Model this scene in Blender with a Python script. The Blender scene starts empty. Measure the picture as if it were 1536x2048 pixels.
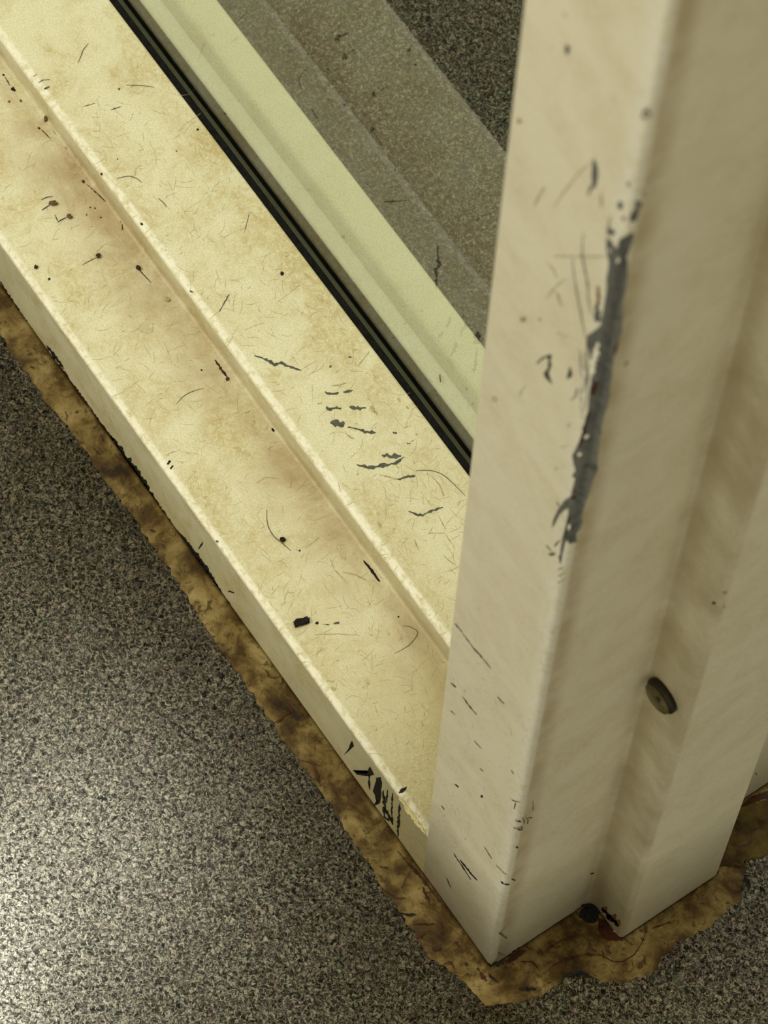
import bpy, bmesh, math, random
from mathutils import Vector, Matrix, noise
random.seed(7)
sc = bpy.context.scene
COL = sc.collection

# ------------------------------------------------------------------ camera
FPX = 7158.1
CAM = Vector((0.30672, -0.31163, 1.47801))
RV = Vector((2.43785989, 1.29073677, -0.23532295))          # world -> camera (x right, y down, z forward)
RM = Matrix.Rotation(RV.length, 3, RV.normalized())
RIGHT, DOWN, FWD = Vector(RM[0]), Vector(RM[1]), Vector(RM[2])
cd = bpy.data.cameras.new('camera'); cam = bpy.data.objects.new('camera', cd); COL.objects.link(cam)
cd.sensor_fit = 'VERTICAL'; cd.sensor_height = 36.0; cd.sensor_width = 27.0
cd.lens = FPX / 2048 * 36.0
cd.clip_start = 0.05; cd.clip_end = 50
cam.matrix_world = Matrix.Translation(CAM) @ Matrix((RIGHT, -DOWN, -FWD)).transposed().to_4x4()
cd.dof.use_dof = True; cd.dof.focus_distance = 1.52; cd.dof.aperture_fstop = 28.0
sc.camera = cam

# ------------------------------------------------------------------ world, lamps, exposure
sc.view_settings.view_transform = 'Standard'; sc.view_settings.look = 'None'
sc.view_settings.gamma = 1.0; sc.view_settings.exposure = 0.07
w = bpy.data.worlds.new('world'); sc.world = w; w.use_nodes = True
bg = w.node_tree.nodes['Background']
bg.inputs[0].default_value = (1.0, 0.92, 0.66, 1); bg.inputs[1].default_value = 0.58
def lamp(name, loc, size, power, col, target=None):
    l = bpy.data.lights.new(name, 'AREA'); l.shape = 'RECTANGLE'; l.size, l.size_y = size
    l.energy = power; l.color = col
    o = bpy.data.objects.new(name, l); COL.objects.link(o); o.location = loc
    if target: o.rotation_euler = (Vector(target) - Vector(loc)).to_track_quat('-Z', 'Y').to_euler()
    return o
lamp('ceiling_lamp_left', (-0.955, 0.0, 2.7), (0.18, 0.18), 7.5, (1.0, 0.95, 0.74))
lamp('ceiling_lamp_front', (-1.15, -1.55, 2.35), (0.9, 0.6), 42, (1.0, 0.95, 0.76))
lamp('ceiling_lamp_rear', (-0.70, 1.75, 2.7), (0.6, 0.6), 15, (0.94, 1.0, 0.95))

# ------------------------------------------------------------------ sizes (metres)
H, D1, S, D2, T = 0.0514, 0.0518, 0.0172, 0.0526, 0.1510      # sill: height, rabbet, stop, soffit, full depth
XS, E1, E2 = 0.0212, 0.0530, 0.0527                            # post: stop depth, rabbet, soffit
W = 0.0508
YG = 0.1080                                                    # front face of the glass

def ray(px, py):
    return (RIGHT * ((px - 768) / FPX) + DOWN * ((py - 1024) / FPX) + FWD)
def at(px, py, axis, v):
    d = ray(px, py); return CAM + d * ((v - CAM[axis]) / d[axis])

# ------------------------------------------------------------------ materials
def mat(name, rough=0.5, spec=0.5):
    m = bpy.data.materials.new(name); m.use_nodes = True
    nt = m.node_tree; b = nt.nodes['Principled BSDF']
    b.inputs['Roughness'].default_value = rough
    b.inputs['Specular IOR Level'].default_value = spec
    return m, nt, b
class G:
    def __init__(s, nt):
        s.nt = nt; s.tc = nt.nodes.new('ShaderNodeTexCoord'); s.obj = s.tc.outputs['Object']
    def noise(s, scale, detail=4, rough=0.6, dist=0.0, vec=None, out='Fac'):
        n = s.nt.nodes.new('ShaderNodeTexNoise'); n.inputs['Scale'].default_value = scale
        n.inputs['Detail'].default_value = detail; n.inputs['Roughness'].default_value = rough
        n.inputs['Distortion'].default_value = dist
        s.nt.links.new(vec or s.obj, n.inputs['Vector']); return n.outputs[out]
    def voro(s, scale, feature='F1', vec=None, out='Distance', rnd=1.0):
        n = s.nt.nodes.new('ShaderNodeTexVoronoi'); n.feature = feature; n.inputs['Scale'].default_value = scale
        n.inputs['Randomness'].default_value = rnd
        s.nt.links.new(vec or s.obj, n.inputs['Vector']); return n.outputs[out]
    def ramp(s, fac, stops, interp='LINEAR'):
        n = s.nt.nodes.new('ShaderNodeValToRGB'); n.color_ramp.interpolation = interp
        e = n.color_ramp.elements
        while len(e) < len(stops): e.new(0.5)
        for k, (p, c) in enumerate(stops):
            e[k].position = p; e[k].color = (c, c, c, 1) if isinstance(c, (int, float)) else (*c, 1)
        s.nt.links.new(fac, n.inputs[0]); return n.outputs[0]
    def mix(s, f, a, b, mode='MIX'):
        n = s.nt.nodes.new('ShaderNodeMix'); n.data_type = 'RGBA'; n.blend_type = mode
        for sock, v in ((n.inputs['Factor'], f), (n.inputs[6], a), (n.inputs[7], b)):
            if hasattr(v, 'links'): s.nt.links.new(v, sock)
            elif isinstance(v, (int, float)): sock.default_value = v
            else: sock.default_value = (*v, 1)
        return n.outputs[2]
    def math(s, op, a, b=0.0, clamp=False):
        n = s.nt.nodes.new('ShaderNodeMath'); n.operation = op; n.use_clamp = clamp
        for sock, v in ((n.inputs[0], a), (n.inputs[1], b)):
            if hasattr(v, 'links'): s.nt.links.new(v, sock)
            else: sock.default_value = v
        return n.outputs[0]
    def xyz(s):
        n = s.nt.nodes.new('ShaderNodeSeparateXYZ'); s.nt.links.new(s.obj, n.inputs[0]); return n.outputs
    def span(s, v, a, b, lo=0.0, hi=1.0):
        n = s.nt.nodes.new('ShaderNodeMapRange'); n.inputs[1].default_value = a; n.inputs[2].default_value = b
        n.inputs[3].default_value = lo; n.inputs[4].default_value = hi; n.interpolation_type = 'SMOOTHSTEP'
        s.nt.links.new(v, n.inputs[0]); return n.outputs[0]
    def bump(s, bsdf, h, strength, dist=0.001):
        n = s.nt.nodes.new('ShaderNodeBump'); n.inputs['Strength'].default_value = strength
        n.inputs['Distance'].default_value = dist
        s.nt.links.new(h, n.inputs['Height']); s.nt.links.new(n.outputs[0], bsdf.inputs['Normal'])
    def col(s, bsdf, c): s.nt.links.new(c, bsdf.inputs['Base Color'])

CREAM = (0.80, 0.775, 0.60)
def paint(name, dirt, crease=None, grain=0.5, base=(0.88, 0.84, 0.685)):
    """cream enamel; dirt = amount of olive-brown soiling, crease = (y0, y1) band of settled grime on the ledge"""
    m, nt, b = mat(name, 0.42, 0.35); g = G(nt)
    c = g.mix(g.ramp(g.noise(9, 3, 0.5), [(0.35, 0.0), (0.7, 0.5)]), base, tuple(q * .96 for q in base))
    fine = g.noise(1500, 2, 0.6, 0.4)
    c = g.mix(g.ramp(fine, [(0.36, grain), (0.58, 0.0)]), c, (0.50, 0.44, 0.24))
    big = g.noise(38, 7, 0.68, 0.5); mid = g.noise(420, 4, 0.75, 1.0)
    f = g.math('MULTIPLY', g.ramp(big, [(0.42, 0.0), (0.64, 1.0)]), g.ramp(mid, [(0.36, 0.15), (0.6, 1.0)]))
    f = g.math('MULTIPLY', f, g.span(g.xyz()[1], D1 + D2 + .012, D1 + D2 + .002, 0.12, 1.0))
    c = g.mix(g.math('MULTIPLY', f, dirt, True), c, (0.46, 0.37, 0.15))
    if crease:
        o = g.xyz()
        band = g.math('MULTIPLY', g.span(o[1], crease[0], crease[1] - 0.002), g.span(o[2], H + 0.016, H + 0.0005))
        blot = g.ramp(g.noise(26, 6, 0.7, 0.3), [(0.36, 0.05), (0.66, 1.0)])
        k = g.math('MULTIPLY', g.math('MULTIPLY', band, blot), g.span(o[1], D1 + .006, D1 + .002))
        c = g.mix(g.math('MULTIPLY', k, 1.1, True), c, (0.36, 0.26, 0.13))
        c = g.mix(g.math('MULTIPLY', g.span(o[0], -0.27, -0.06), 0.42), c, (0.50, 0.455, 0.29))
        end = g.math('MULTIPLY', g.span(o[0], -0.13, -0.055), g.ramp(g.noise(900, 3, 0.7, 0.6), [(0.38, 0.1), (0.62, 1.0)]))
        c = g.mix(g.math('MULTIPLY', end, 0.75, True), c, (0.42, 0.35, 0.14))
    o = g.xyz(); rag = g.noise(330, 4, 0.7)
    if crease:
        rear = g.math('MULTIPLY', g.math('MULTIPLY', g.span(o[1], D1 + .020, D1 + D2), g.span(o[2], H + .010, H + .016)), g.ramp(g.noise(33, 6, 0.7), [(0.42, 0.0), (0.62, 1.0)]))
        c = g.mix(g.math('MULTIPLY', g.math('MULTIPLY', rear, g.ramp(mid, [(0.38, 0.25), (0.58, 1.0)])), 0.75, True), c, (0.42, 0.33, 0.13))
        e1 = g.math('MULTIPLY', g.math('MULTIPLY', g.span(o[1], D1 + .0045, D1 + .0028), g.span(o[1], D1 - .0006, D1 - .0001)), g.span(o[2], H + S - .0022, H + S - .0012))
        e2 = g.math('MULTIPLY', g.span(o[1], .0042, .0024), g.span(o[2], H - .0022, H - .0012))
        e = g.math('MULTIPLY', g.math('ADD', e1, e2, True), g.ramp(rag, [(0.38, 0.1), (0.54, 0.85)]))  # worn pale folds, with the edge highlight tinted into the colour
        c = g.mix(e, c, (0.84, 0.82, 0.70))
    else:
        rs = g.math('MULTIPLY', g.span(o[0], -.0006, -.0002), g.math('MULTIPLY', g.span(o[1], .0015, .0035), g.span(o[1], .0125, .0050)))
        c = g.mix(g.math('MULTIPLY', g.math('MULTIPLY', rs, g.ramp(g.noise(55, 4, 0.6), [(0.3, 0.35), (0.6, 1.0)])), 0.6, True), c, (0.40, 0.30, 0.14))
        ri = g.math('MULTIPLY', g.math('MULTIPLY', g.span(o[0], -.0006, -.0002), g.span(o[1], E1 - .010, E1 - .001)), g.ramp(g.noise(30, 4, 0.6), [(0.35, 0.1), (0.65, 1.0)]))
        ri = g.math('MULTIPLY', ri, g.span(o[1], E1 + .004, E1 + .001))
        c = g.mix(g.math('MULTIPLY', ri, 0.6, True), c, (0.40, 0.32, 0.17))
        rj = g.math('MULTIPLY', g.math('MULTIPLY', g.span(o[0], .011, .001), g.span(o[0], .0001, .0010)), g.math('MULTIPLY', g.span(o[1], E1 - .003, E1 - .001), g.span(o[1], E1 + .004, E1 + .002)))  # soft shade of the inner corner, painted as a brown tint on the stop face
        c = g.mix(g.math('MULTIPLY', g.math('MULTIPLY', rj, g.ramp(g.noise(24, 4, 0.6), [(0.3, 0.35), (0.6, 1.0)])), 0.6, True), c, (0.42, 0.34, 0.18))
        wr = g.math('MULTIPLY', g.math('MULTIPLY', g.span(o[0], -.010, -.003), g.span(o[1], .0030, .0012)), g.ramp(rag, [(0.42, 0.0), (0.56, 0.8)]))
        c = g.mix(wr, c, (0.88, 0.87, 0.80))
    g.col(b, c)
    g.bump(b, g.noise(700, 3, 0.6), 0.12, 0.0006)
    return m
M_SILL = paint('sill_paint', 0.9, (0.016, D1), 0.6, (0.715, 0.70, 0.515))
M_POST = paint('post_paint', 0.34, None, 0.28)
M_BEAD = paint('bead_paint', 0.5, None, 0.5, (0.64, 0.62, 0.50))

def flat(name, c1, c2, scale=600, rough=0.6, spec=0.4):
    m, nt, b = mat(name, rough, spec); g = G(nt)
    g.col(b, g.mix(g.ramp(g.noise(scale, 4, 0.6), [(0.35, 0.0), (0.65, 1.0)]), c1, c2)); return m
M_GREY = flat('bare_grey_primer', (0.085, 0.088, 0.088), (0.15, 0.152, 0.145), 300, 0.5)
M_BLACK = flat('black_scuff', (0.006, 0.005, 0.005), (0.022, 0.019, 0.018), 600, 0.8, 0.15)
M_CHAR = flat('charcoal_scratch', (0.045, 0.045, 0.03), (0.10, 0.10, 0.075))
M_RUST = flat('rust', (0.06, 0.022, 0.007), (0.24, 0.11, 0.035), 900)
M_DRUST = flat('dark_rust', (0.018, 0.005, 0.002), (0.075, 0.020, 0.006), 300, 0.5, 0.2)
M_SOOT = flat('blackened_sealant', (0.022, 0.013, 0.003), (0.12, 0.085, 0.022), 70, 0.7, 0.1)
M_OLIVE = flat('olive_stain', (0.36, 0.30, 0.12), (0.48, 0.42, 0.22))
M_GRIME = flat('grime_fibre', (0.30, 0.25, 0.12), (0.46, 0.40, 0.22))
M_PALE = flat('worn_edge_paint', (0.88, 0.85, 0.76), (0.80, 0.78, 0.66), 900)
M_TAPE_SHADE = flat('black_tape_gap_shade', (0.004, 0.004, 0.004), (0.010, 0.010, 0.009), 500, 0.9, 0.1)
M_RUBBER = flat('olive_rubber', (0.085, 0.070, 0.022), (0.14, 0.12, 0.045), 250, 0.4)
M_DRUBBER = flat('dark_rubber', (0.012, 0.008, 0.004), (0.03, 0.02, 0.01), 250, 0.5)

# floor: speckled sheet vinyl
m, nt, b = mat('speckled_vinyl', 0.5, 0.5); g = G(nt)
wv = nt.nodes.new('ShaderNodeVectorMath'); wv.operation = 'MULTIPLY_ADD'
nt.links.new(g.noise(420, 2, 0.5, 0, None, 'Color'), wv.inputs[0]); wv.inputs[1].default_value = (0.0022, 0.0022, 0)
nt.links.new(g.obj, wv.inputs[2]); wvec = wv.outputs[0]
n1 = g.noise(640, 5, 0.75, 1.1, wvec)
c = g.ramp(n1, [(0.40, (0.004, 0.0035, 0.002)), (0.475, (0.022, 0.019, 0.012)), (0.54, (0.075, 0.067, 0.045)), (0.63, (0.24, 0.215, 0.15))])
tint = g.noise(140, 3, 0.6, 0, None, 'Color')
c = g.mix(0.28, c, tint, 'OVERLAY')
fib = g.ramp(g.voro(520, 'DISTANCE_TO_EDGE', wvec), [(0.0, 1.0), (0.06, 0.0)])
fib = g.math('MULTIPLY', fib, g.ramp(g.noise(300, 2), [(0.52, 0.0), (0.62, 0.5)]))
c = g.mix(fib, c, (0.38, 0.35, 0.24))
o = g.xyz()
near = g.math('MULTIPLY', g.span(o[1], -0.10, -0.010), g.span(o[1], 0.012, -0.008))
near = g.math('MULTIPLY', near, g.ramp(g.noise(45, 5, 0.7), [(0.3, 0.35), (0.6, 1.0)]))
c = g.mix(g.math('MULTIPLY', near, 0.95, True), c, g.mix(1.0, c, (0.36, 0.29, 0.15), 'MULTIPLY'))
g.col(b, c)
b.inputs['Roughness'].default_value = 0.13
nt.links.new(g.ramp(n1, [(0.43, 0.05), (0.60, 0.8)]), b.inputs['Specular IOR Level'])
g.bump(b, n1, 0.06, 0.0003)
M_FLOOR = m

# old sealant / adhesive
m, nt, b = mat('old_sealant', 0.6, 0.15); g = G(nt)
c = g.ramp(g.noise(55, 7, 0.66, 0.3), [(0.34, (0.022, 0.012, 0.003)), (0.44, (0.075, 0.044, 0.011)), (0.54, (0.165, 0.115, 0.037)), (0.70, (0.31, 0.24, 0.10))])
c = g.mix(g.ramp(g.noise(210, 6, 0.72, 1.2), [(0.38, 0.85), (0.47, 0.0)]), c, (0.040, 0.024, 0.006))
g.col(b, c); g.bump(b, g.noise(150, 5, 0.6, 0.5), 0.22, 0.001)
M_SEAL = m

# thin clear glass: Fresnel reflection over slightly green transmission (symmetric on both faces)
m = bpy.data.materials.new('clear_glass'); m.use_nodes = True; nt = m.node_tree
nt.nodes.clear(); L = nt.links.new
out = nt.nodes.new('ShaderNodeOutputMaterial'); mx = nt.nodes.new('ShaderNodeMixShader')
tr = nt.nodes.new('ShaderNodeBsdfTransparent'); tr.inputs[0].default_value = (0.93, 0.96, 0.925, 1)
gl = nt.nodes.new('ShaderNodeBsdfGlossy'); gl.inputs['Roughness'].default_value = 0.02
fr = nt.nodes.new('ShaderNodeFresnel'); ge = nt.nodes.new('ShaderNodeNewGeometry')
ior = nt.nodes.new('ShaderNodeMapRange'); ior.inputs[3].default_value = 1.5; ior.inputs[4].default_value = 1 / 1.5
L(ge.outputs['Backfacing'], ior.inputs[0]); L(ior.outputs[0], fr.inputs['IOR'])

L(fr.outputs[0], mx.inputs[0]); L(tr.outputs[0], mx.inputs[1]); L(gl.outputs[0], mx.inputs[2]); L(mx.outputs[0], out.inputs[0])
M_GLASS = m
m = bpy.data.materials.new('clear_glass_body'); m.use_nodes = True; nt = m.node_tree; nt.nodes.clear()
out = nt.nodes.new('ShaderNodeOutputMaterial'); tr = nt.nodes.new('ShaderNodeBsdfTransparent'); tr.inputs[0].default_value = (0.93, 0.96, 0.925, 1)
nt.links.new(tr.outputs[0], out.inputs[0]); M_GLASS2 = m

# ------------------------------------------------------------------ object helpers
def empty(name, label, cat, loc=(0, 0, 0), kind=None, group=None):
    o = bpy.data.objects.new(name, None); COL.objects.link(o); o.location = loc
    o['label'] = label; o['category'] = cat
    if kind: o['kind'] = kind
    if group: o['group'] = group
    return o
def obj(name, bm, mats, parent=None, label=None, cat=None, kind=None, group=None, smooth=True, origin=None):
    me = bpy.data.meshes.new(name)
    if origin is not None: bmesh.ops.translate(bm, vec=-Vector(origin), verts=bm.verts)
    bm.normal_update(); bm.to_mesh(me); bm.free()
    for mm in (mats if isinstance(mats, (list, tuple)) else [mats]): me.materials.append(mm)
    for p in me.polygons: p.use_smooth = smooth
    o = bpy.data.objects.new(name, me); COL.objects.link(o)
    if parent: o.parent = parent
    if origin is not None: o.location = origin
    if label: o['label'] = label
    if cat: o['category'] = cat
    if kind: o['kind'] = kind
    if group: o['group'] = group
    return o

def bend(pts, r, n=5, closed=True):
    """round every corner of a 2-D outline"""
    out = []; N = len(pts)
    for i in range(N):
        p0, p, p1 = Vector(pts[i - 1]), Vector(pts[i]), Vector(pts[(i + 1) % N])
        a = (p0 - p).normalized(); c = (p1 - p).normalized()
        rr = min(r, (p0 - p).length * .45, (p1 - p).length * .45)
        A, B = p + a * rr, p + c * rr
        for k in range(n + 1):
            t = k / n
            out.append((A * (1 - t) ** 2 + p * 2 * t * (1 - t) + B * t * t))
    return out
def extrude(bm, prof, f, t0, t1, mi=0, cuts=1):
    rings = []
    for k in range(cuts + 1):
        t = t0 + (t1 - t0) * k / cuts
        rings.append([bm.verts.new(f(p, t)) for p in prof])
    n = len(prof)
    for a, c in zip(rings, rings[1:]):
        for i in range(n):
            j = (i + 1) % n
            bm.faces.new((a[i], a[j], c[j], c[i])).material_index = mi
    bm.faces.new(rings[0][::-1]).material_index = mi; bm.faces.new(rings[-1]).material_index = mi
    bmesh.ops.recalc_face_normals(bm, faces=bm.faces)
def box(bm, x0, x1, y0, y1, z0, z1, r=0.0):
    prof = [(x0, y0), (x1, y0), (x1, y1), (x0, y1)]
    if r: prof = bend(prof, r, 3)
    extrude(bm, prof, lambda p, t: (p[0], p[1], t), z0, z1)

# surfaces of the frame that carry wear: (axis, value, outward offset)
SURF = {
    'soffit': (2, H + S, 1), 'ledge': (2, H, 1), 'face': (1, 0.0, -1), 'return': (0, 0.0, 1),
    'stop': (1, E1, -1), 'jsoffit': (0, XS, 1), 'floor': (2, 0.0013, 1), 'bead': (2, H + S - 0.002, 1), 'sillstop': (1, D1, -1)}
def on(px, py, s, off=0.00012):
    ax, v, sg = SURF[s]
    p = at(px, py, ax, v); p[ax] = v + sg * off
    if s in ('face', 'chip') and p.x > -0.0025:                    # follow the rounded post corner
        r = 0.0025; d = min(p.x + r, r * 0.95); p.y = r - math.sqrt(r * r - d * d) - off - (.0003 if s == 'chip' else 0)
    return p
def ribbon(bm, pts, s, wpx, mi, jag=0.25, taper=True):
    """an irregular scratch: wpx = width in photo pixels"""
    P = []
    for a, c in zip(pts, pts[1:]):
        n = max(2, int(math.hypot(c[0] - a[0], c[1] - a[1]) / 4))
        for k in range(n): t = k / n; P.append((a[0] + (c[0] - a[0]) * t, a[1] + (c[1] - a[1]) * t))
    P.append(pts[-1]); n = len(P); L_, R_ = [], []
    for i, (x, y) in enumerate(P):
        x0, y0 = P[max(0, i - 1)]; x1, y1 = P[min(n - 1, i + 1)]
        d = math.hypot(x1 - x0, y1 - y0) or 1; nx, ny = -(y1 - y0) / d, (x1 - x0) / d
        k = (math.sin(math.pi * (i + .6) / (n + .2)) ** 0.5 if taper else 1)
        a = wpx * .5 * k * (1 + random.uniform(-jag, jag) * 2); c = wpx * .5 * k * (1 + random.uniform(-jag, jag) * 2)
        L_.append(bm.verts.new(on(x + nx * a, y + ny * a, s))); R_.append(bm.verts.new(on(x - nx * c, y - ny * c, s)))
    for i in range(n - 1):
        bm.faces.new((L_[i], L_[i + 1], R_[i + 1], R_[i])).material_index = mi
def patch(bm, pts, s, mi, jag=1.0, off=0.00012, step=6, fine=14):
    P = []
    for a, c in zip(pts, pts[1:] + pts[:1]):
        n = max(1, int(math.hypot(c[0] - a[0], c[1] - a[1]) / step))
        for k in range(n):
            t = k / n; P.append((a[0] + (c[0] - a[0]) * t + random.uniform(-jag, jag), a[1] + (c[1] - a[1]) * t + random.uniform(-jag, jag)))
    t = bmesh.new(); f = t.faces.new([t.verts.new((x, y, 0)) for x, y in P])
    bmesh.ops.triangulate(t, faces=[f])
    for _ in range(6):
        le = [e for e in t.edges if e.calc_length() > fine]
        if not le: break
        bmesh.ops.subdivide_edges(t, edges=le, cuts=1)
        bmesh.ops.triangulate(t, faces=[f for f in t.faces if len(f.verts) > 3])
    mp = {v: bm.verts.new(on(v.co.x, v.co.y, s, off)) for v in t.verts}
    for f in t.faces:
        f.normal_update(); vv = [mp[v] for v in f.verts]
        bm.faces.new(vv).material_index = mi
    t.free()
def blot(bm, x, y, rx, ry, s, mi, ang=0.0, off=0.00012):
    n = 12; ca, sa = math.cos(ang), math.sin(ang); pts = []
    for k in range(n):
        a = 2 * math.pi * k / n; q = random.uniform(.7, 1.2)
        u, v = rx * q * math.cos(a), ry * q * math.sin(a); pts.append((x + u * ca - v * sa, y + u * sa + v * ca))
    patch(bm, pts, s, mi, 0.2, off, 99)
def Z(ox, oy, k, pts): return [(ox + x * k, oy + y * k) for x, y in pts]
Z1 = lambda *p: Z(0, 0, 1 / 3, p);      Z4 = lambda *p: Z(0, 683, 1 / 3, p)
Z5 = lambda *p: Z(512, 683, 1 / 3, p);  Z7 = lambda *p: Z(512, 1366, 1 / 3, p)
Z8 = lambda *p: Z(1024, 1366, 1 / 3, p); Z3 = lambda *p: Z(1024, 0, 1 / 3, p)
ZA = lambda *p: Z(1040, 280, 1 / 5.12, p); ZB = lambda *p: Z(1040, 680, 1 / 4.096, p)
ZC = lambda *p: Z(936, 1500, 1 / 2.56, p)

# ------------------------------------------------------------------ floor
bm = bmesh.new()
vs = [bm.verts.new(p) for p in ((-2.5, -2.5, 0), (2.5, -2.5, 0), (2.5, 2.5, 0), (-2.5, 2.5, 0))]
bm.faces.new(vs)
obj('floor', bm, M_FLOOR, label='grey and tan speckled vinyl floor around the frame and behind the glass', cat='floor', kind='structure')

# ------------------------------------------------------------------ sidelight window: sill, bead, glass, tape with gap shade
X0 = -0.80
win = empty('window_1', 'cream painted steel sidelight frame sill with clear glass pane standing on it', 'window', (-0.4, 0.0, 0), 'structure')
MI = [M_SILL, M_BLACK, M_CHAR, M_RUST, M_OLIVE, M_GRIME, M_PALE, M_DRUST]
bm = bmesh.new()
def bendr(pts, rad, n=6):
    out = []; N = len(pts)
    for i in range(N):
        p0, p, p1 = Vector(pts[i - 1]), Vector(pts[i]), Vector(pts[(i + 1) % N]); a = (p0 - p).normalized(); c = (p1 - p).normalized(); ctr = p + (a + c) * rad[i]
        for k in range(n + 1): th = k / n * math.pi / 2; out.append(ctr - c * rad[i] * math.cos(th) - a * rad[i] * math.sin(th))
    return out
prof = bendr([(0, 0), (0, H), (D1, H), (D1, H + S), (D1 + D2, H + S), (D1 + D2, H), (T, H), (T, 0)], [.0004, .0016, .0016, .0018, .0013, .0006, .0016, .0004], 8)
extrude(bm, prof, lambda p, t: (t, p[0], p[1]), X0, -W + 0.0002, 0, 8)
sd = 'soffit'
# charcoal scratches on the raised stop
ribbon(bm, Z5((-12, 82), (60, 110), (110, 135), (150, 130), (200, 150), (270, 175)), sd, 6, 2, .35)
for pl, wd in ((((415, 300), (440, 315), (470, 318), (495, 305)), 5), (((525, 305), (580, 295)), 4), (((420, 395), (450, 410), (470, 400), (510, 405)), 7),
               (((560, 395), (600, 402), (660, 398)), 6), (((445, 490), (490, 488), (530, 500)), 11), (((550, 515), (600, 522), (640, 540), (720, 548)), 7),
               (((755, 682), (800, 688), (870, 690)), 8), (((885, 695), (840, 730), (760, 745), (690, 757), (605, 740)), 6),
               (((740, 800), (850, 825)), 2), (((850, 828), (900, 815), (955, 808)), 5), (((1050, 805), (1100, 860), (1128, 930)), 2.6),
               (((915, 1018), (960, 1038), (1000, 1042), (1060, 1015), (1122, 995)), 4), (((1125, 1285), (1190, 1340)), 2.4),
               (((370, 375), (395, 370)), 3), (((545, 560), (585, 585)), 3), (((905, 612), (925, 612)), 4), (((925, 605), (950, 590)), 1.5), (((820, 548), (845, 550)), 4),
               (((880, 520), (930, 505)), 1.8), (((555, 92), (575, 92)), 4), (((440, 155), (452, 145)), 4), (((455, 265), (500, 262), (540, 250)), 2), (((1090, 1040), (1140, 1130)), 1.8), (((1030, 1150), (1130, 1150), (1180, 1220)), 1.5),
               (((950, 1190), (975, 1250)), 1.8), (((680, 60), (610, 150)), 2.0)):
    ribbon(bm, Z5(*pl), sd, wd, 2 if wd > 3 else 5, .4)
for p, r in ((Z1((1185, 778))[0], 2.5), (Z1((715, 535))[0], 2), ((564, 547), 4), (Z1((1060, 908))[0], 1.5), (Z1((705, 955))[0], 1.5), (Z1((850, 1345))[0], 3), (Z1((608, 1045))[0], 2.5)):
    blot(bm, *p, r, r, sd, 1)
for pl, wd in ((((1375, 1765), (1315, 1875)), 2.6), (((1495, 1285), (1465, 1400)), 1.5), (((500, 640), (570, 620)), 1.5), (((665, 660), (725, 640)), 2), (((265, 535), (297, 520)), 3),
               (((230, 495), (255, 482), (298, 478)), 2.4), (((200, 460), (222, 445)), 1.5), (((1140, 1745), (1155, 1755)), 4)):
    ribbon(bm, Z1(*pl), sd, wd, 2, .3)
# rust stains along the back edge of the stop
for x, y, rx in ((798, 800, 5), (815, 815, 4), (826, 806, 3), (745, 818, 7), (752, 826, 5), (833, 868, 3), (760, 1050, 6)): blot(bm, x, y, rx, rx * .6, sd, 4, .9)
# ledge marks
sd = 'ledge'
ribbon(bm, Z5((645, 1315), (690, 1370), (742, 1442)), sd, 5.5, 1, .15)
for pl, wd, mi in ((((300, 1240), (380, 1175)), 1.6, 5), (((445, 1300), (470, 1370), (550, 1450)), 1.6, 5), (((520, 1382), (600, 1402), (680, 1442)), 2, 5),
                   (((400, 1697), (440, 1700)), 2, 2), (((465, 1695), (500, 1688)), 4, 2), (((0, 850), (60, 815), (140, 822)), 1.6, 5), (((205, 880), (215, 790)), 1.6, 5),
                   (((350, 1760), (480, 1755), (620, 1762)), 1.4, 5), (((360, 1880), (400, 1840)), 2, 4), (((425, 2035), (470, 2040)), 3, 4)):
    ribbon(bm, Z5(*pl), sd, wd, mi, .35)
for p, r in ((Z5((365, 1690))[0], 3.5), (Z5((105, 530))[0], 4), (Z5((262, 1255))[0], 2), (Z5((855, 1652))[0], 2)): blot(bm, *p, r, r, sd, 1)
for x, y, r, mi in ((80, 535, 5, 1), (20, 450, 3, 1), (55, 610, 3, 3), (125, 605, 3, 3), (235, 770, 3, 7), (400, 885, 4, 3), (500, 1090, 3.5, 7),
                    (655, 1225, 3, 3), (730, 1330, 3.4, 3), (295, 1675, 3, 1), (570, 1250, 2, 7), (540, 1245, 2, 7), (520, 1290, 2.6, 3), (605, 1305, 2, 7), (1360, 1215, 3, 1)):
    blot(bm, *(Z1((x, y))[0]), r, r * .8, sd, mi, .8)
for pl in (((5, 320), (45, 380)), ((30, 460), (60, 515)), ((295, 735), (330, 800), (360, 830)), ((250, 780), (305, 835)), ((455, 945), (500, 1000)), ((520, 1105), (580, 1160), (640, 1215)), ((735, 1340), (735, 1380)), ((840, 1625), (905, 1695)), ((1060, 1720), (1100, 1790), (1160, 1890)), ((330, 1290), (345, 1325))):
    ribbon(bm, Z1(*pl), sd, 2.0, 7, .4)
ribbon(bm, Z4((1290, 110), (1330, 170), (1365, 215)), sd, 4, 7, .4)
blot(bm, *(Z4((1210, 172))[0]), 2, 2, sd, 1); blot(bm, *(Z4((1365, 225))[0]), 4, 5, sd, 7)
patch(bm, Z4((1000, 735), (1015, 712), (1028, 716), (1010, 742)), sd, 1, .3); patch(bm, Z4((1018, 762), (1034, 742), (1042, 747), (1026, 768)), sd, 1, .3)
blot(bm, *(Z7((465, 35))[0]), 7, 4, sd, 4, .5)
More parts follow.
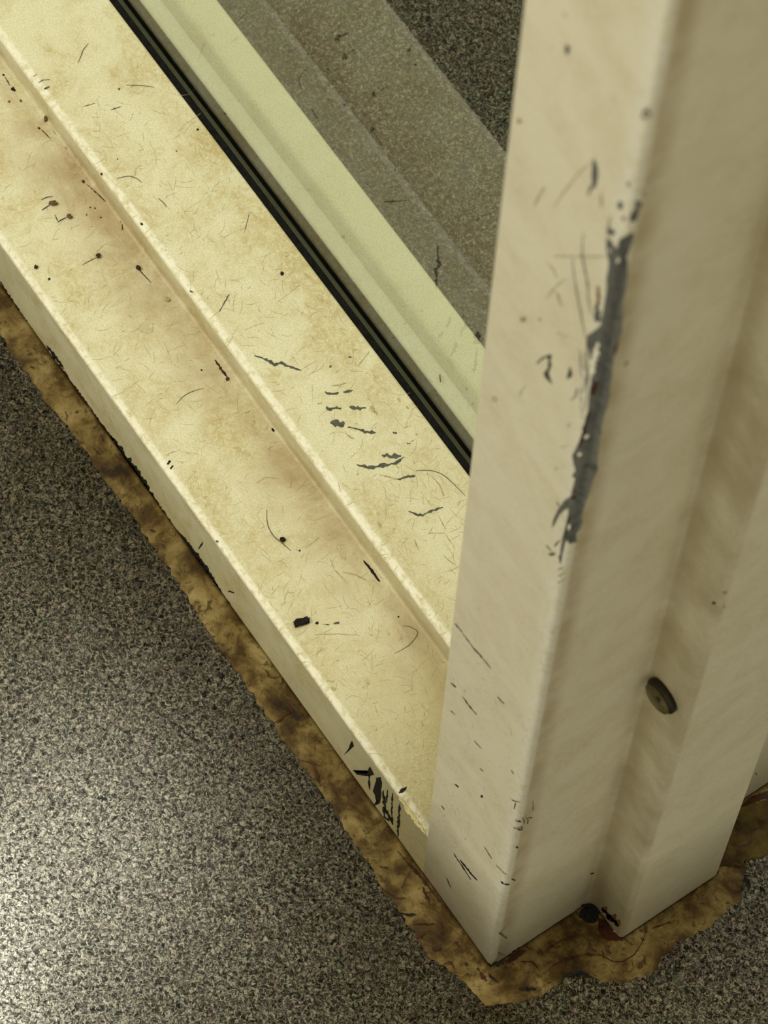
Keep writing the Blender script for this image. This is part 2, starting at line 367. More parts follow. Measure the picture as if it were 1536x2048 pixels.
# front face: black scuffs near the post
sd = 'face'
patch(bm, Z7((528, 432), (555, 395), (572, 350), (580, 348), (588, 380), (560, 405)), sd, 1, .5)
patch(bm, Z7((582, 522), (610, 538), (668, 545), (678, 505), (686, 503), (712, 550), (680, 558), (640, 556), (605, 550)), sd, 1, .6)
patch(bm, Z7((725, 565), (748, 563), (760, 600), (752, 660), (745, 720), (725, 735), (718, 690), (705, 650)), sd, 1, 1.2)
for pl, wd in ((((680, 550), (682, 640)), 3), (((765, 645), (770, 700), (778, 760), (800, 800), (822, 850)), 6), (((820, 660), (815, 760), (820, 850)), 4),
               (((865, 720), (856, 820), (852, 925)), 4.5), (((765, 740), (772, 800), (800, 830)), 4), (((735, 700), (712, 735)), 3), (((790, 640), (785, 720)), 3)):
    ribbon(bm, Z7(*pl), sd, wd, 1, .4)
patch(bm, Z7((855, 663), (870, 635), (905, 620), (900, 640), (880, 660)), 'ledge', 1, .4)
patch(bm, Z4((1188, 1248), (1205, 1215), (1218, 1200), (1216, 1218), (1200, 1240)), sd, 1, .3)
blot(bm, *(Z4((1303, 1200))[0]), 3, 2.5, 'ledge', 2); ribbon(bm, Z4((1370, 1497), (1405, 1507)), sd, 3, 1)
ribbon(bm, Z7((860, 690), (900, 745), (960, 830), (1015, 905)), 'ledge', 8, 4, .3)
# dirty crack line where the sill meets the floor
crk = [(0, 563), (80, 683), (127, 742), (180, 815), (227, 880), (308, 996), (352, 1060), (433, 1170), (512, 1286), (575, 1372), (699, 1553), (802, 1693), (892, 1816), (972, 1926)]
ribbon(bm, [(x - 1, y - 1) for x, y in crk], sd, 3.2, 7, .5, False)
ribbon(bm, [(222, 872), (262, 930), (310, 998)], sd, 10, 1, .45); ribbon(bm, [(354, 1062), (390, 1108), (436, 1174)], sd, 11, 1, .2)
ribbon(bm, [(92, 690), (112, 715), (128, 738)], sd, 5, 1, .4)
# pale worn highlights on the folded edges, fine lint-like grime
def strew(bm, s, x0, x1, y0, y1, n, mi, lo, hi, wid):
    ax, v, sg = SURF[s]
    for _ in range(n):
        x = random.uniform(x0, x1); y = random.uniform(y0, y1); a = random.uniform(0, 6.28); l = random.uniform(lo, hi); k = random.uniform(-1.3, 1.3)
        q = 6; L_ = []; 
        for i in range(q + 1):
            L_.append((x, y, a)); x += math.cos(a) * l / q; y += math.sin(a) * l / q; a += k / q
        A, B = [], []
        for i, (x, y, a) in enumerate(L_):
            ww = wid * random.uniform(.5, 1.2) * (1 - abs(i / q - .5) * 1.2)
            for lst, sgn in ((A, 1), (B, -1)):
                u = x - math.sin(a) * ww * sgn; vv = y + math.cos(a) * ww * sgn
                p = [0, 0, 0]; p[ax] = v + sg * .00008; o_ = [k2 for k2 in range(3) if k2 != ax]
                p[o_[0]] = u; p[o_[1]] = vv; lst.append(bm.verts.new(p))
        for i in range(q): bm.faces.new((A[i], A[i + 1], B[i + 1], B[i])).material_index = mi
strew(bm, 'soffit', -0.42, -0.055, D1 + .003, D1 + D2 - .003, 320, 5, .002, .009, .00009)
strew(bm, 'soffit', -0.20, -0.055, D1 + .003, D1 + D2 - .003, 130, 4, .001, .006, .00010)
strew(bm, 'ledge', -0.42, -0.055, .003, D1 - .002, 300, 5, .002, .009, .00009)
strew(bm, 'ledge', -0.15, -0.055, .003, D1 - .002, 130, 4, .001, .005, .00010)
strew(bm, 'soffit', -0.42, -0.055, D1 + .003, D1 + D2 - .003, 110, 2, .0008, .003, .00007)
strew(bm, 'ledge', -0.42, -0.055, .003, D1 - .002, 90, 2, .0008, .003, .00007)
obj('window_sill', bm, MI, win, origin=None).location = (0.4, 0, 0)

bm = bmesh.new()
bp = [(YG + .0062, H + .0002), (YG + .0062, H + .0035)] + [(YG + .0062 + .0060 * (1 - math.cos(q * math.pi / 20)), H + .0035 + (S - .0065) * math.sin(q * math.pi / 20)) for q in range(1, 11)] + [(YG + .0164, H + S - .003), (YG + .0170, H + S - .0034), (YG + .0172, H + S - .004), (YG + .0172, H + .0002)]
extrude(bm, bp, lambda p, t: (t, p[0], p[1]), X0, -W - .0005, 0, 6)
patch(bm, Z5((1098, 205), (1106, 200), (1112, 245), (1104, 250)), 'bead', 1, .2, .0006)
obj('glazing_bead', bm, [M_BEAD, M_BLACK], win).location = (0.4, 0, 0)
bm = bmesh.new(); box(bm, X0, -W - .0012, YG, YG + .006, H + .002, 1.90)
bm.normal_update()
for f in bm.faces: f.material_index = 0 if f.normal.y < -0.5 else 1
obj('glass_pane', bm, [M_GLASS, M_GLASS2], win, label='clear slightly green glass', smooth=False).location = (0.4, 0, 0)
bm = bmesh.new()  # black strips: tape, plus darkness added for the unlit gap and its fade
box(bm, X0, -W - .001, D1 + D2 + .0004, YG - .0003, H + .0004, H + S - .0014)
extrude(bm, bend([(YG + .0061, H + .0004), (YG + .0061, H + S - .0062), (YG + .0085, H + S - .0036), (YG + .0092, H + S - .0060), (YG + .0092, H + .0004)], .0006, 3), lambda p, t: (t, p[0], p[1]), X0, -W - .001)
obj('tape_and_gap_shade', bm, M_TAPE_SHADE, win, smooth=False).location = (0.4, 0, 0)

# ------------------------------------------------------------------ door post (double rabbet jamb)
door = empty('door_1', 'tall cream painted steel door jamb post with a dented grey chipped corner', 'door frame', (-0.025, 0.075, 0), 'structure')
OFF = (0.025, -0.075, 0)
MP = [M_POST, M_BLACK, M_GREY, M_RUST, M_OLIVE, M_GRIME, M_PALE, M_DRUST, M_CHAR]
bm = bmesh.new()
pp = [(0, 0), (0, E1), (XS, E1), (XS, E1 + E2), (0, E1 + E2), (0, T), (-W, T), (-W, D1 + D2), (-W - S, D1 + D2), (-W - S, D1), (-W, D1), (-W, 0)]
rr = [.0025, .004, .0022, .002, .002, .002, .002, .002, .002, .002, .002, .0008]
prof = []
N = len(pp)
for i in range(N):
    p0, p, p1 = Vector(pp[i - 1]), Vector(pp[i]), Vector(pp[(i + 1) % N]); a = (p0 - p).normalized(); c_ = (p1 - p).normalized(); r = rr[i]
    for k in range(8):
        th = k / 7 * math.pi / 2
        ctr = p + a * r + c_ * r
        prof.append(ctr - a * r * math.sin(th) - c_ * r * math.cos(th)) if False else prof.append(ctr - c_ * r * math.cos(th) - a * r * math.sin(th))
extrude(bm, prof, lambda p, t: (p[0], p[1], t), 0.0, 2.1, 0, 20)
sd = 'face'
# smaller chips and scratches
patch(bm, ZA((745, 200), (760, 190), (790, 250), (800, 310), (795, 400), (780, 470), (740, 500), (715, 520), (705, 580), (695, 540), (710, 490), (745, 450), (735, 350), (740, 300)), sd, 2, .5)
for x, y, rx, ry in ((1028, 665, 30, 52), (1113, 450, 16, 30), (1063, 805, 13, 32), (940, 940, 34, 36)): blot(bm, 1040 + x / 5.12, 280 + y / 5.12, rx / 5.12, ry / 5.12, sd, 2)
patch(bm, ZA((1150, 635), (1210, 700), (1175, 720), (1140, 860), (1105, 850), (1110, 790), (1145, 720)), sd, 2, .5)
for pl, wd, mi in ((((650, 940), (640, 1100), (640, 1180), (660, 1300), (690, 1450), (700, 1600), (730, 1780)), 2.2, 8), (((540, 1200), (545, 1300), (560, 1420), (590, 1600), (640, 1850), (670, 2030)), 2.2, 8),
                   (((345, 1188), (480, 1188), (560, 1192)), 2.2, 4), (((560, 1192), (700, 1195), (870, 1190)), 1.6, 8), (((835, 530), (838, 690)), 2.4, 5), (((930, 780), (905, 900), (893, 1010)), 2, 8),
                   (((800, 1490), (805, 1600), (795, 1720)), 6, 3), (((780, 1690), (790, 1780), (800, 1860)), 11, 2),
                   (((475, 1420), (400, 1470), (340, 1530), (270, 1620)), 2.2, 4), (((150, 670), (200, 570), (255, 480)), 3, 4), (((740, 210), (600, 340), (430, 560), (340, 700)), 2, 4),
                   (((380, 1550), (400, 1620), (425, 1700)), 3, 4), (((280, 1250), (350, 1330), (380, 1420)), 1.6, 4), (((380, 1960), (500, 2030)), 1.6, 4)):
    ribbon(bm, ZA(*pl), sd, wd, mi, .4)
blot(bm, *(ZA((30, 1835))[0]), 8, 6, sd, 4); blot(bm, *(ZA((205, 1835))[0]), 3, 3, sd, 4)
blot(bm, *(ZA((1270, 555))[0]), 3, 5, 'return', 4)
for x, y, rx, ry, mi in ((335, 295, 5, 10, 2), (800, 685, 7, 10, 2), (45, 725, 5, 6, 4), (320, 85, 2, 4, 4)): blot(bm, *(Z3((x, y))[0]), rx, ry, sd, mi)
ribbon(bm, ZB((140, 190), (190, 150), (250, 120)), sd, 4, 8, .4)
patch(bm, ZB((235, 115), (262, 125), (250, 170), (262, 200), (235, 270), (265, 360), (240, 340), (205, 305), (195, 270), (230, 230)), sd, 8, .4)
patch(bm, ZB((412, 215), (405, 260), (430, 290), (410, 310), (382, 318), (392, 280)), sd, 8, .3)
for pl, wd, mi in ((((470, 390), (455, 460), (415, 490)), 2.4, 8), (((0, 460), (15, 410), (50, 370)), 1.6, 5), (((285, 1050), (310, 1055)), 3.5, 4), (((300, 1325), (325, 1360)), 1.6, 8), (((330, 880), (400, 860)), 1.2, 5), (((395, 710), (412, 680)), 1.8, 8),
                   (((215, 1680), (260, 1730)), 2, 8), (((235, 1750), (290, 1755)), 5, 8), (((285, 1690), (330, 1640)), 3, 8), (((320, 1760), (335, 1830)), 3, 8), (((500, 120), (495, 200), (510, 260)), 2, 8)):
    ribbon(bm, ZB(*pl), sd, wd, mi, .4)
for y in (1880, 1935, 1990): ribbon(bm, ZB((310, y), (350, y - 15)), sd, 2.2, 4, .4)
patch(bm, ZB((845, 205), (880, 165), (895, 175), (875, 205), (855, 215)), 'return', 4, .3)
ribbon(bm, ZB((700, 470), (738, 445)), 'return', 4, 1, .3); ribbon(bm, ZB((625, 775), (665, 752)), 'return', 5, 1, .3)
# lower part
for pl, wd, mi in ((((1185, 1020), (1225, 1080), (1290, 1180)), 2, 1), (((1225, 1060), (1280, 1130), (1328, 1185)), 3, 1), (((1145, 1170), (1168, 1225)), 1.8, 1), (((1240, 80), (1275, 130), (1325, 190)), 2, 1),
                   (((1450, 80), (1490, 125)), 1.6, 8), (((1195, 605), (1215, 625)), 2.4, 1), (((1370, 980), (1415, 1055)), 1.6, 8), (((1470, 1190), (1500, 1225)), 4, 1), (((1515, 1185), (1535, 1200)), 4, 1),
                   (((1445, 1510), (1470, 1530), (1490, 1545)), 5, 8), (((1430, 1630), (1475, 1645)), 6, 8), (((1395, 1690), (1430, 1700), (1480, 1675)), 10, 1), (((1310, 345), (1350, 390)), 1.4, 8), (((1345, 510), (1365, 530)), 1.6, 8),
                   (((1170, 165), (1195, 190)), 1.6, 8), (((1115, 735), (1130, 760)), 1.6, 8), (((1170, 0), (1200, 25)), 2.6, 8), (((1440, 1090), (1500, 1150)), 2.4, 4)):
    ribbon(bm, Z7(*pl), sd, wd, mi, .35)
blot(bm, *(Z7((1355, 680))[0]), 2.4, 3, sd, 1)
for pl, wd, mi in ((((0, 700), (45, 716)), 2, 1), (((22, 718), (14, 755)), 2, 1), (((104, 722), (107, 782)), 2, 1), (((20, 822), (34, 850)), 2, 1), (((40, 822), (54, 838), (50, 855)), 2, 1), (((62, 818), (76, 835), (72, 860)), 2, 1),
                   (((75, 822), (100, 822)), 2, 1), (((8, 868), (24, 880), (40, 876), (38, 892), (26, 896), (20, 882)), 2.4, 1), (((-5, 520), (10, 545)), 1.4, 8)):
    ribbon(bm, Z8(*pl), sd, wd, mi, .3)
blot(bm, *(Z8((10, 1000))[0]), 2.4, 2.4, sd, 1)
for pl, wd in ((((1195, 1690), (1240, 1745)), 2), (((1240, 1750), (1300, 1830), (1360, 1900), (1410, 1960)), 2.2)): ribbon(bm, Z5(*pl), sd, wd, 8, .4)
ring = [(1432 + 14 * math.cos(a * .7), 345 + 15 * math.sin(a * .7)) for a in range(10)]
ribbon(bm, Z5(*ring), sd, 1.5, 4, .2, False)
ribbon(bm, Z8((470, 1145), (510, 1135), (522, 1165), (500, 1215)), 'return', 4, 1, .3); ribbon(bm, Z8((500, 1215), (492, 1260)), 'return', 1.6, 8, .3)
blot(bm, *(Z(1024, 683, 1 / 3, ((1210, 1567),))[0]), 4, 3, 'jsoffit', 1)
for pl in (((1265, 1520), (1290, 1500)), ((1275, 1600), (1270, 1580))): ribbon(bm, Z(1024, 683, 1 / 3, pl), 'jsoffit', 2, 5)
ribbon(bm, Z8((1462, 535), (1466, 552)), 'jsoffit', 2.4, 8, .2)
strew(bm, 'face', -0.048, -0.004, .005, .30, 140, 5, .001, .005, .00008)
strew(bm, 'face', -0.048, -0.004, .005, .30, 60, 4, .001, .004, .00012)
# rusted foot, front corner of the return and of the stop
ribbon(bm, Z8((0, 1612), (60, 1590), (100, 1565)), 'return', 6, 7, .5)
ribbon(bm, Z8((240, 1465), (330, 1400), (400, 1345)), 'return', 2, 5, .4)
ribbon(bm, Z8((420, 1345), (470, 1305), (500, 1310)), 'return', 9, 7, .5)
ribbon(bm, Z8((540, 1345), (590, 1400), (650, 1450)), 'stop', 12, 3, .5); ribbon(bm, Z8((540, 1350), (590, 1410), (640, 1460)), 'stop', 7, 7, .5)
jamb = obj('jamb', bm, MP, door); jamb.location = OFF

# the long bare chip on the folded corner
bm = bmesh.new()
chip = ZA((890, 1000), (888, 1100), (898, 1180), (915, 1240), (905, 1340), (890, 1420), (893, 1500), (880, 1600), (865, 1700), (848, 1790), (828, 1900), (760, 1955), (690, 2000)) \
     + ZB((545, 30), (572, 100), (585, 200), (592, 300), (575, 400), (566, 500), (558, 600), (538, 660), (512, 760), (480, 850), (432, 945), (440, 1000), (458, 1065), (430, 1110), (455, 1135), (438, 1200), (420, 1275), (370, 1310), (312, 1390), (276, 1470), (262, 1545),
          (285, 1500), (322, 1432), (360, 1393), (402, 1372), (395, 1450), (372, 1540), (348, 1620), (338, 1700), (328, 1800), (335, 1830), (350, 1740), (372, 1650), (388, 1640), (395, 1680), (435, 1680), (428, 1610), (465, 1562), (480, 1510), (470, 1462), (482, 1430), (512, 1330), (537, 1270), (560, 1180), (580, 1130), (605, 1090), (600, 1020),
          (606, 920), (620, 830), (626, 760), (640, 700), (660, 620), (682, 560), (696, 480), (702, 400), (716, 330), (722, 250), (738, 130), (762, 60), (775, 10)) \
     + ZA((1000, 1980), (1002, 1900), (1010, 1800), (1000, 1720), (1022, 1620), (1046, 1520), (1056, 1400), (1052, 1230), (1072, 1150), (1112, 1060), (1112, 975), (1030, 1005), (1010, 1060), (995, 1115), (960, 1080), (935, 1020))
patch(bm, chip, 'face', 0, .35, .00022, 5, 6)
for pl, wd in ((((620, 345), (600, 400), (590, 450)), 10), (((565, 590), (545, 650), (520, 760), (505, 830), (480, 880)), 6), (((430, 1280), (445, 1300)), 6), (((770, 20), (740, 120), (728, 160)), 4)):
    SURF['chip'] = (1, -0.0003, -1); ribbon(bm, ZB(*pl), 'chip', wd, 1, .3)
ribbon(bm, ZB((500, 1055), (560, 1062), (590, 1080)), 'chip', 7, 3, .3)
ribbon(bm, ZB((440, 1225), (455, 1240)), 'chip', 5, 2, .3)
ribbon(bm, ZB((400, 1440), (385, 1530), (365, 1620)), 'chip', 4, 3, .3)
# slivers of paint left standing inside the chip
for pl, wd in ((((520, 60), (515, 200), (520, 330), (510, 480), (498, 640)), 6), (((640, 20), (618, 120), (600, 220), (588, 290)), 10), (((555, 200), (540, 330), (535, 460), (520, 560)), 4), (((500, 925), (480, 945)), 7), (((405, 1510), (395, 1560)), 4), (((545, 780), (535, 810)), 5)):
    ribbon(bm, ZB(*pl), 'chip', wd, 4, .4)
patch(bm, ZA((985, 1240), (1005, 1200), (1018, 1215), (1010, 1250), (992, 1262)), 'chip', 4, .2); blot(bm, *(ZA((922, 1130))[0]), 2, 4, 'chip', 4)
for pl, wd in ((((495, 80), (505, 250), (515, 330)), 1.8), (((515, 330), (500, 440), (495, 600)), 1.8), (((555, 0), (545, 140), (550, 300), (530, 420)), 2)):
    ribbon(bm, ZB(*pl), 'chip', wd, 3, .4)
obj('chipped_corner', bm, [M_GREY, M_DRUST, M_RUST, M_CHAR, M_PALE], door, label='bare dark grey chipped patch').location = OFF

# rubber bumper pressed into the stop
c0 = at(1322, 1393, 1, E1 - .002)
bm = bmesh.new()
def disc(bm, y_list, rz=1.0):
    rings = []
    for (y, r) in y_list:
        rings.append([bm.verts.new((c0.x + r * math.cos(a * math.pi / 16), y, c0.z + r * rz * math.sin(a * math.pi / 16))) for a in range(32)])
    for a, c in zip(rings, rings[1:]):
        for i in range(32): bm.faces.new((a[i], a[(i + 1) % 32], c[(i + 1) % 32], c[i]))
    bm.faces.new(rings[-1]); bm.faces.new(rings[0][::-1]); bmesh.ops.recalc_face_normals(bm, faces=bm.faces)
disc(bm, [(E1 - .0002, .0073), (E1 - .0022, .0075), (E1 - .0030, .0070)], .85)
bump_ = obj('rubber_bumper', bm, M_DRUBBER, door, label='round olive rubber door silencer'); bump_.location = OFF
bm = bmesh.new(); disc(bm, [(E1 - .0030, .0066), (E1 - .0044, .0063), (E1 - .0052, .0048), (E1 - .0054, .002)], .85)
cap = obj('bumper_cap', bm, M_RUBBER, bump_)
bm = bmesh.new(); c0s = c0.copy(); c0 = at(1316, 1399, 1, E1 - .0052)
disc(bm, [(E1 - .0052, .0011), (E1 - .0056, .0009)], 1.2); obj('bumper_pinhole', bm, M_DRUBBER, bump_)

# ------------------------------------------------------------------ old sealant along sill and post
def seal(name, inner, outer, label, extra=None, nu=10):
    """inner / outer: world xy polylines with equal counts"""
    I, O = [], []
    for k in range(len(inner) - 1):
        n = max(2, int((Vector(outer[k + 1]) - Vector(outer[k])).length / .0016))
        for q in range(n):
            t = q / n; I.append(Vector(inner[k]).lerp(Vector(inner[k + 1]), t)); O.append(Vector(outer[k]).lerp(Vector(outer[k + 1]), t))
    I.append(Vector(inner[-1])); O.append(Vector(outer[-1]))
    bm = bmesh.new(); rows = []; bot = []
    for i, (a, c) in enumerate(zip(I, O)):
        e = noise.noise(Vector((c.x * 260, c.y * 260, 3))) * .0016 + noise.noise(Vector((c.x * 900, c.y * 900, 7))) * .0010
        d = (c - a).normalized(); c = c + d * e; row = []
        for u in range(nu + 1):
            t = u / nu; p = a.lerp(c, t)
            z = .0011 * (1 - t ** 2) * (1 + .35 * noise.noise(Vector((p.x * 220, p.y * 220, 0)))) + .00012
            row.append(bm.verts.new((p.x, p.y, z)))
        rows.append(row); bot.append((bm.verts.new((a.x, a.y, 0.00002)), bm.verts.new((c.x, c.y, 0.00002))))
    for r0, r1 in zip(rows, rows[1:]):
        for u in range(nu): bm.faces.new((r0[u], r0[u + 1], r1[u + 1], r1[u]))
    for (r0, b0), (r1, b1) in zip(zip(rows, bot), zip(rows[1:], bot[1:])):
        bm.faces.new((r0[0], r1[0], b1[0], b0[0])); bm.faces.new((r0[-1], b0[1], b1[1], r1[-1]))
    bmesh.ops.recalc_face_normals(bm, faces=bm.faces)
    if extra: extra(bm)
    return obj(name, bm, [M_SEAL, M_DRUST, M_RUST, M_BLACK, M_PALE, M_SOOT], label=label, cat='sealant')
fl = lambda px, py: at(px, py, 2, 0.0)[:2]
outer_px = [(-90, 520), (0, 668), (20, 703), (67, 766), (110, 823), (150, 873), (187, 926), (230, 983), (273, 1046), (300, 1083), (330, 1126), (380, 1206), (430, 1283), (467, 1336), (512, 1399), (562, 1473), (612, 1543), (655, 1599), (692, 1659), (745, 1736), (765, 1779), (795, 1813), (829, 1863), (855, 1913), (905, 1946), (942, 1979), (972, 2012)]
O = [fl(*p) for p in outer_px]
I = [(min(x, -0.0002), -0.0003) for x, y in O]; I[-1] = (0.0003, -0.0003); I[-2] = (-.002, -.0003)
I[-3] = (-.008, -.0003); I[-4] = (-.016, -.0003)
O.insert(0, (X0, O[0][1])); I.insert(0, (X0, -.0003))
def sill_marks(bm):
    for pl, wd, mi in ((((825, 1385), (890, 1385), (960, 1392)), 5, 3), (((940, 1448), (1070, 1445)), 3, 1), (((1000, 1225), (1030, 1300), (1045, 1330)), 6, 1), (((950, 1530), (1020, 1500)), 4, 1), (((1060, 1600), (1110, 1590)), 8, 1),
                       (((1120, 1690), (1170, 1670), (1200, 1740)), 5, 1), (((1190, 1555), (1225, 1580)), 6, 1), (((1250, 1680), (1270, 1690)), 5, 1), (((740, 1100), (790, 1110)), 3, 1), (((750, 1235), (840, 1290), (900, 1290)), 3, 1),
                       (((1330, 1710), (1380, 1790)), 8, 1), (((1390, 1740), (1450, 1800)), 5, 3), (((850, 1010), (1000, 1180), (1150, 1370)), 5, 1), (((100, 250), (210, 170)), 3, 1), (((200, 120), (215, 180)), 5, 1), (((230, 450), (400, 500)), 1.6, 1), (((340, 500), (390, 620)), 4, 1)):
        ribbon(bm, Z7(*pl), 'floor', wd, mi, .5)
    for pl in (((180, 150), (205, 160)), ((450, 430), (470, 420)), ((600, 560), (620, 600)), ((900, 1130), (930, 1140)), ((1280, 1830), (1380, 1900)), ((560, 640), (600, 680))): ribbon(bm, Z4(*pl), 'floor', 3, 1, .5)
seal('sealant_strip', I, O, 'yellow brown grimy sealant strip running along the foot of the sill', sill_marks)
# door side: around the foot of the post
pairs = [((.0003, -.0003), (972, 2012)), ((.0003, .010), (1035, 2006)), ((.0003, .022), (1073, 1992)), ((.0003, .034), (1120, 1966)), ((.0003, .043), (1147, 1946)), ((.0003, .0492), (1178, 1957)), ((.0015, E1 - .0003), (1205, 1962)),
         ((.008, E1 - .0003), (1233, 1965)), ((.015, E1 - .0003), (1268, 1958)), ((XS + .0003, E1 - .0003), (1303, 1945)), ((XS + .0003, .061), (1327, 1914)), ((XS + .0003, .072), (1362, 1883)), ((XS + .0003, .083), (1405, 1859)), ((XS + .0003, .094), (1455, 1824)),
         ((XS + .0003, .101), (1483, 1797)), ((XS + .0003, E1 + E2 - .001), (1487, 1760)), ((XS - .001, E1 + E2 + .0003), (1495, 1722)), ((.010, E1 + E2 + .0003), (1520, 1716)), ((.0020, E1 + E2 + .0003), (1560, 1700)), ((.0003, .120), (1600, 1670)), ((.0003, .151), (1690, 1600))]
def post_marks(bm):
    patch(bm, ZC((1385, 290), (1600, 235), (1610, 520), (1540, 535), (1425, 560), (1400, 605), (1290, 590), (1320, 520), (1350, 430)), 'floor', 5, 2.5, .00005)
    # hole under the stop foot with rust, dark rust by the rear rabbet, ridges
    patch(bm, ZC((560, 850), (600, 790), (660, 770), (690, 810), (670, 860), (640, 890), (600, 880)), 'floor', 3, 2.2, .0001)
    patch(bm, ZC((660, 860), (700, 870), (770, 900), (740, 925), (790, 965), (740, 980), (690, 960), (665, 920)), 'floor', 1, 2.4, .0002)
    ribbon(bm, ZC((690, 890), (730, 930), (790, 945)), 'floor', 6, 4, .4)
    patch(bm, ZC((1395, 295), (1440, 245), (1500, 222), (1600, 190), (1600, 235), (1500, 258), (1440, 278)), 'floor', 1, 1.0, .0002)
    patch(bm, ZC((185, 1095), (215, 1055), (265, 1025), (300, 1030), (270, 1055), (230, 1085)), 'floor', 1, 1.0, .0002)
    ribbon(bm, ZC((395, 1030), (460, 985), (550, 950)), 'floor', 2.4, 1, .4)
    ribbon(bm, ZC((430, 1100), (500, 1065), (580, 1050), (680, 1050), (740, 1082), (790, 1085), (850, 1050), (890, 990), (920, 900)), 'floor', 2.0, 1, .3)
    ribbon(bm, ZC((380, 1150), (440, 1100), (520, 1070), (590, 1055)), 'floor', 1.8, 1, .3)
    ribbon(bm, ZC((500, 1160), (560, 1135), (600, 1155), (660, 1175)), 'floor', 7, 3, .5)
    ribbon(bm, ZC((260, 1225), (350, 1225)), 'floor', 6, 3, .5); ribbon(bm, ZC((270, 1085), (330, 1085), (360, 1120)), 'floor', 3, 1, .4)
    ribbon(bm, ZC((1140, 750), (1180, 690)), 'floor', 4, 1, .4); ribbon(bm, ZC((940, 915), (1040, 880)), 'floor', 2.6, 1, .4)
    ribbon(bm, ZC((1350, 480), (1400, 500), (1480, 450)), 'floor', 6, 1, .5); ribbon(bm, ZC((1420, 640), (1440, 690), (1430, 720)), 'floor', 8, 3, .5)
    ribbon(bm, ZC((1310, 520), (1340, 570), (1400, 590)), 'floor', 5, 1, .5); ribbon(bm, ZC((1340, 440), (1420, 420), (1500, 400)), 'floor', 4, 1, .5)
seal('sealant_apron', [a for a, _ in pairs], [fl(*q) for _, q in pairs], 'wide wavy yellow brown sealant apron around the foot of the door post', post_marks, 14)

# ------------------------------------------------------------------ loose dirt resting on the sill
def crumb(px, py, s, rx, ry, rz, ang, mt, label, name='dirt_crumb', cat='dirt', group=None, boxy=False):
    p = on(px, py, s, 0.0); bm = bmesh.new(); bmesh.ops.create_icosphere(bm, subdivisions=3, radius=1)
    for v in bm.verts:
        if boxy: v.co = Vector([math.copysign(abs(q) ** .45, q) for q in v.co])
        k = 1 + .5 * noise.noise(v.co * 1.7 + Vector((px, py, 0))) + .3 * noise.noise(v.co * 4 + Vector((px, 0, py)))
        v.co = Vector((v.co.x * rx * k, v.co.y * ry * k, v.co.z * rz * k))
    bmesh.ops.rotate(bm, cent=(0, 0, 0), matrix=Matrix.Rotation(ang, 3, 'Z'), verts=bm.verts)
    zmin = min(v.co.z for v in bm.verts)
    bmesh.ops.translate(bm, vec=(0, 0, -zmin), verts=bm.verts)
    o = obj(name, bm, mt, label=label, cat=cat, group=group); o.location = p; return o
def hair(pts, s, r, mt, label, name='stray_hair', group=None):
    P = [on(x, y, s, r * 1.1) for x, y in pts]; dense = []
    n = len(P)
    for i in range(n - 1):                     # Catmull-Rom
        p0, p1, p2, p3 = P[max(0, i - 1)], P[i], P[i + 1], P[min(n - 1, i + 2)]
        for k in range(8):
            t = k / 8; dense.append(.5 * ((2 * p1) + (p2 - p0) * t + (2 * p0 - 5 * p1 + 4 * p2 - p3) * t * t + (3 * p1 - p0 - 3 * p2 + p3) * t ** 3))
    dense.append(P[-1]); bm = bmesh.new(); rings = []
    for i, p in enumerate(dense):
        d = (dense[min(len(dense) - 1, i + 1)] - dense[max(0, i - 1)]).normalized(); u = d.cross(Vector((0, 0, 1))).normalized(); v = u.cross(d)
        q = r * (.45 + .55 * math.sin(math.pi * (i + .5) / len(dense)))
        rings.append([bm.verts.new(p + (u * math.cos(a) + v * math.sin(a)) * q) for a in [k * math.pi / 3 for k in range(6)]])
    for a, c in zip(rings, rings[1:]):
        for i in range(6): bm.faces.new((a[i], a[(i + 1) % 6], c[(i + 1) % 6], c[i]))
    bm.faces.new(rings[0]); bm.faces.new(rings[-1]); bmesh.ops.recalc_face_normals(bm, faces=bm.faces)
    return obj(name, bm, mt, label=label, cat='hair', origin=P[0], group=group)

GC, GH = 'dirt crumbs scattered on the sill ledge', 'stray hairs lying on the sill'
# pellet: a small oblong flake
a_ = on(586, 1250, 'ledge', 0); b_ = on(620, 1238, 'ledge', 0)
crumb(603, 1245, 'ledge', .0033, .0014, .0009, math.atan2(b_.y - a_.y, b_.x - a_.x), M_BLACK, 'black oblong pellet of debris lying on the lower sill ledge', 'debris_pellet', boxy=True)
crumb(565, 1080, 'ledge', .0011, .0011, .0008, 0, M_BLACK, 'black crumb at the end of a curled hair on the lower ledge', group=GC)
crumb(107, 408, 'ledge', .0020, .0012, .0008, .9, M_RUST, 'rusty brown crumb with short dark tail, upper left of the lower ledge', group=GC)
crumb(139, 434, 'ledge', .0014, .0009, .0007, .4, M_RUST, 'thin brown crumb just below and right of the rusty brown crumb', group=GC)
crumb(197, 513, 'ledge', .0011, .0010, .0008, 0, M_DRUST, 'dark round crumb with a long tail in the middle of the lower ledge', group=GC)
crumb(277, 537, 'ledge', .0012, .0010, .0007, 0, M_DRUST, 'dark red crumb close under the raised stop, right of the dark round crumb', group=GC)
crumb(92, 239, 'ledge', .0015, .0009, .0008, -.7, M_RUST, 'topmost rusty crumb against the raised stop of the sill', group=GC)
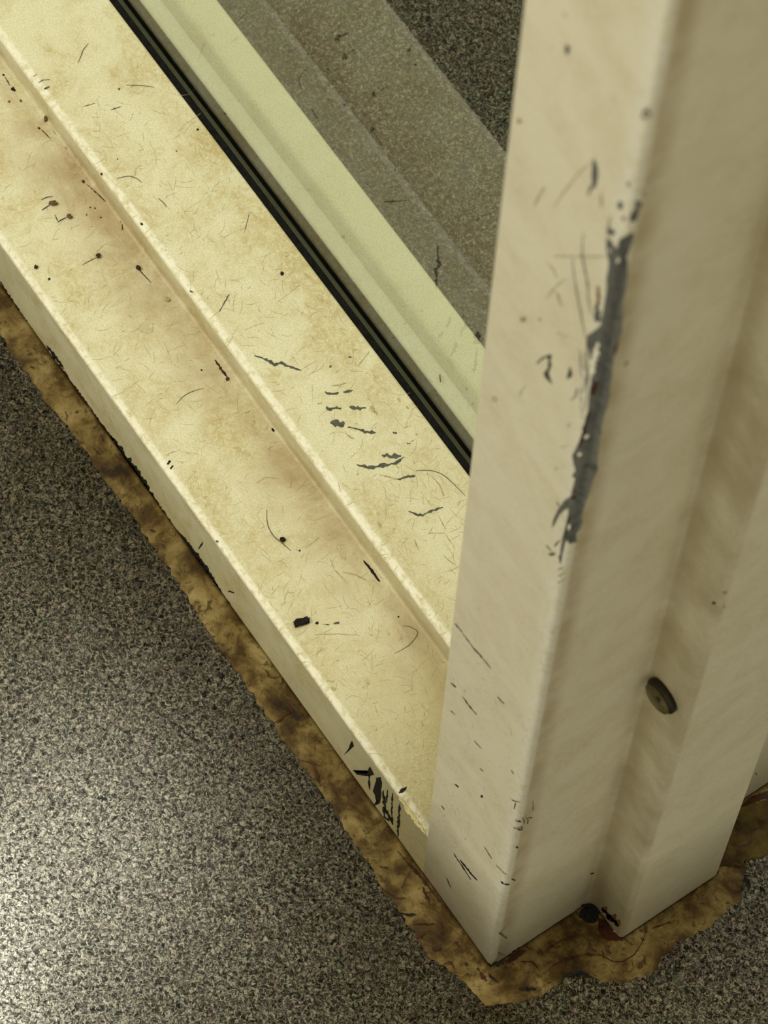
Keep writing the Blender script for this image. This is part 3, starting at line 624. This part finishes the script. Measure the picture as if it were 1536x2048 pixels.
crumb(72, 535, 'ledge', .0009, .0008, .0006, 0, M_DRUST, 'small dark crumb nearest the front edge of the sill ledge', group=GC)
crumb(335, 600, 'ledge', .0012, .0009, .0006, .3, M_OLIVE, 'pale brown star shaped crumb below the dark red crumb', group=GC)
hair(Z1((300, 1230), (270, 1250), (250, 1262)), 'ledge', .00022, M_BLACK, 'short dark hair trailing from the rusty brown crumb', group=GH)
hair(Z1((400, 1305), (365, 1322), (345, 1335)), 'ledge', .00022, M_BLACK, 'short dark hair trailing from the thin brown crumb', group=GH)
hair(Z1((580, 1545), (540, 1565), (495, 1590)), 'ledge', .00016, M_CHAR, 'thin hair trailing from the dark round crumb', group=GH)
hair(Z1((248, 1200), (280, 1185), (318, 1180)), 'ledge', .00018, M_BLACK, 'short curved hair above the rusty brown crumb', group=GH)
hair(Z5((65, 1010), (68, 1090), (100, 1160), (150, 1205), (185, 1235), (210, 1258)), 'ledge', .00018, M_CHAR, 'curled hair looping down to the black crumb on the lower ledge', group=GH)
hair(Z5((835, 1872), (920, 1820), (970, 1750), (930, 1715), (880, 1705)), 'ledge', .00014, M_CHAR, 'fine looping hair on the lower ledge near the post', group=GH)
hair([(353, 808), (368, 792), (388, 782), (407, 777)], 'ledge', .00014, M_CHAR, 'fine slanting hair alone in the middle of the lower ledge', group=GH)
hair(Z1((530, 262), (500, 300), (485, 340), (468, 378)), 'soffit', .00018, M_CHAR, 'dark wavy hair near the top of the raised stop', group=GH)
hair(Z1((755, 512), (840, 513), (925, 524)), 'soffit', .00016, M_CHAR, 'nearly straight brown hair by the back edge of the raised stop', group=GH)
hair(Z1((700, 1072), (770, 1058), (820, 1072), (850, 1097)), 'soffit', .00018, M_CHAR, 'arched hair on the front half of the raised stop', group=GH)
hair(Z1((948, 1190), (975, 1212), (1000, 1243)), 'soffit', .00018, M_CHAR, 'short hair right of the arched hair on the raised stop', group=GH)
hair(Z5((960, 775), (1050, 775), (1120, 800), (1180, 850), (1255, 925)), 'soffit', .00016, M_CHAR, 'long arched hair on the raised stop beside the post', group=GH)
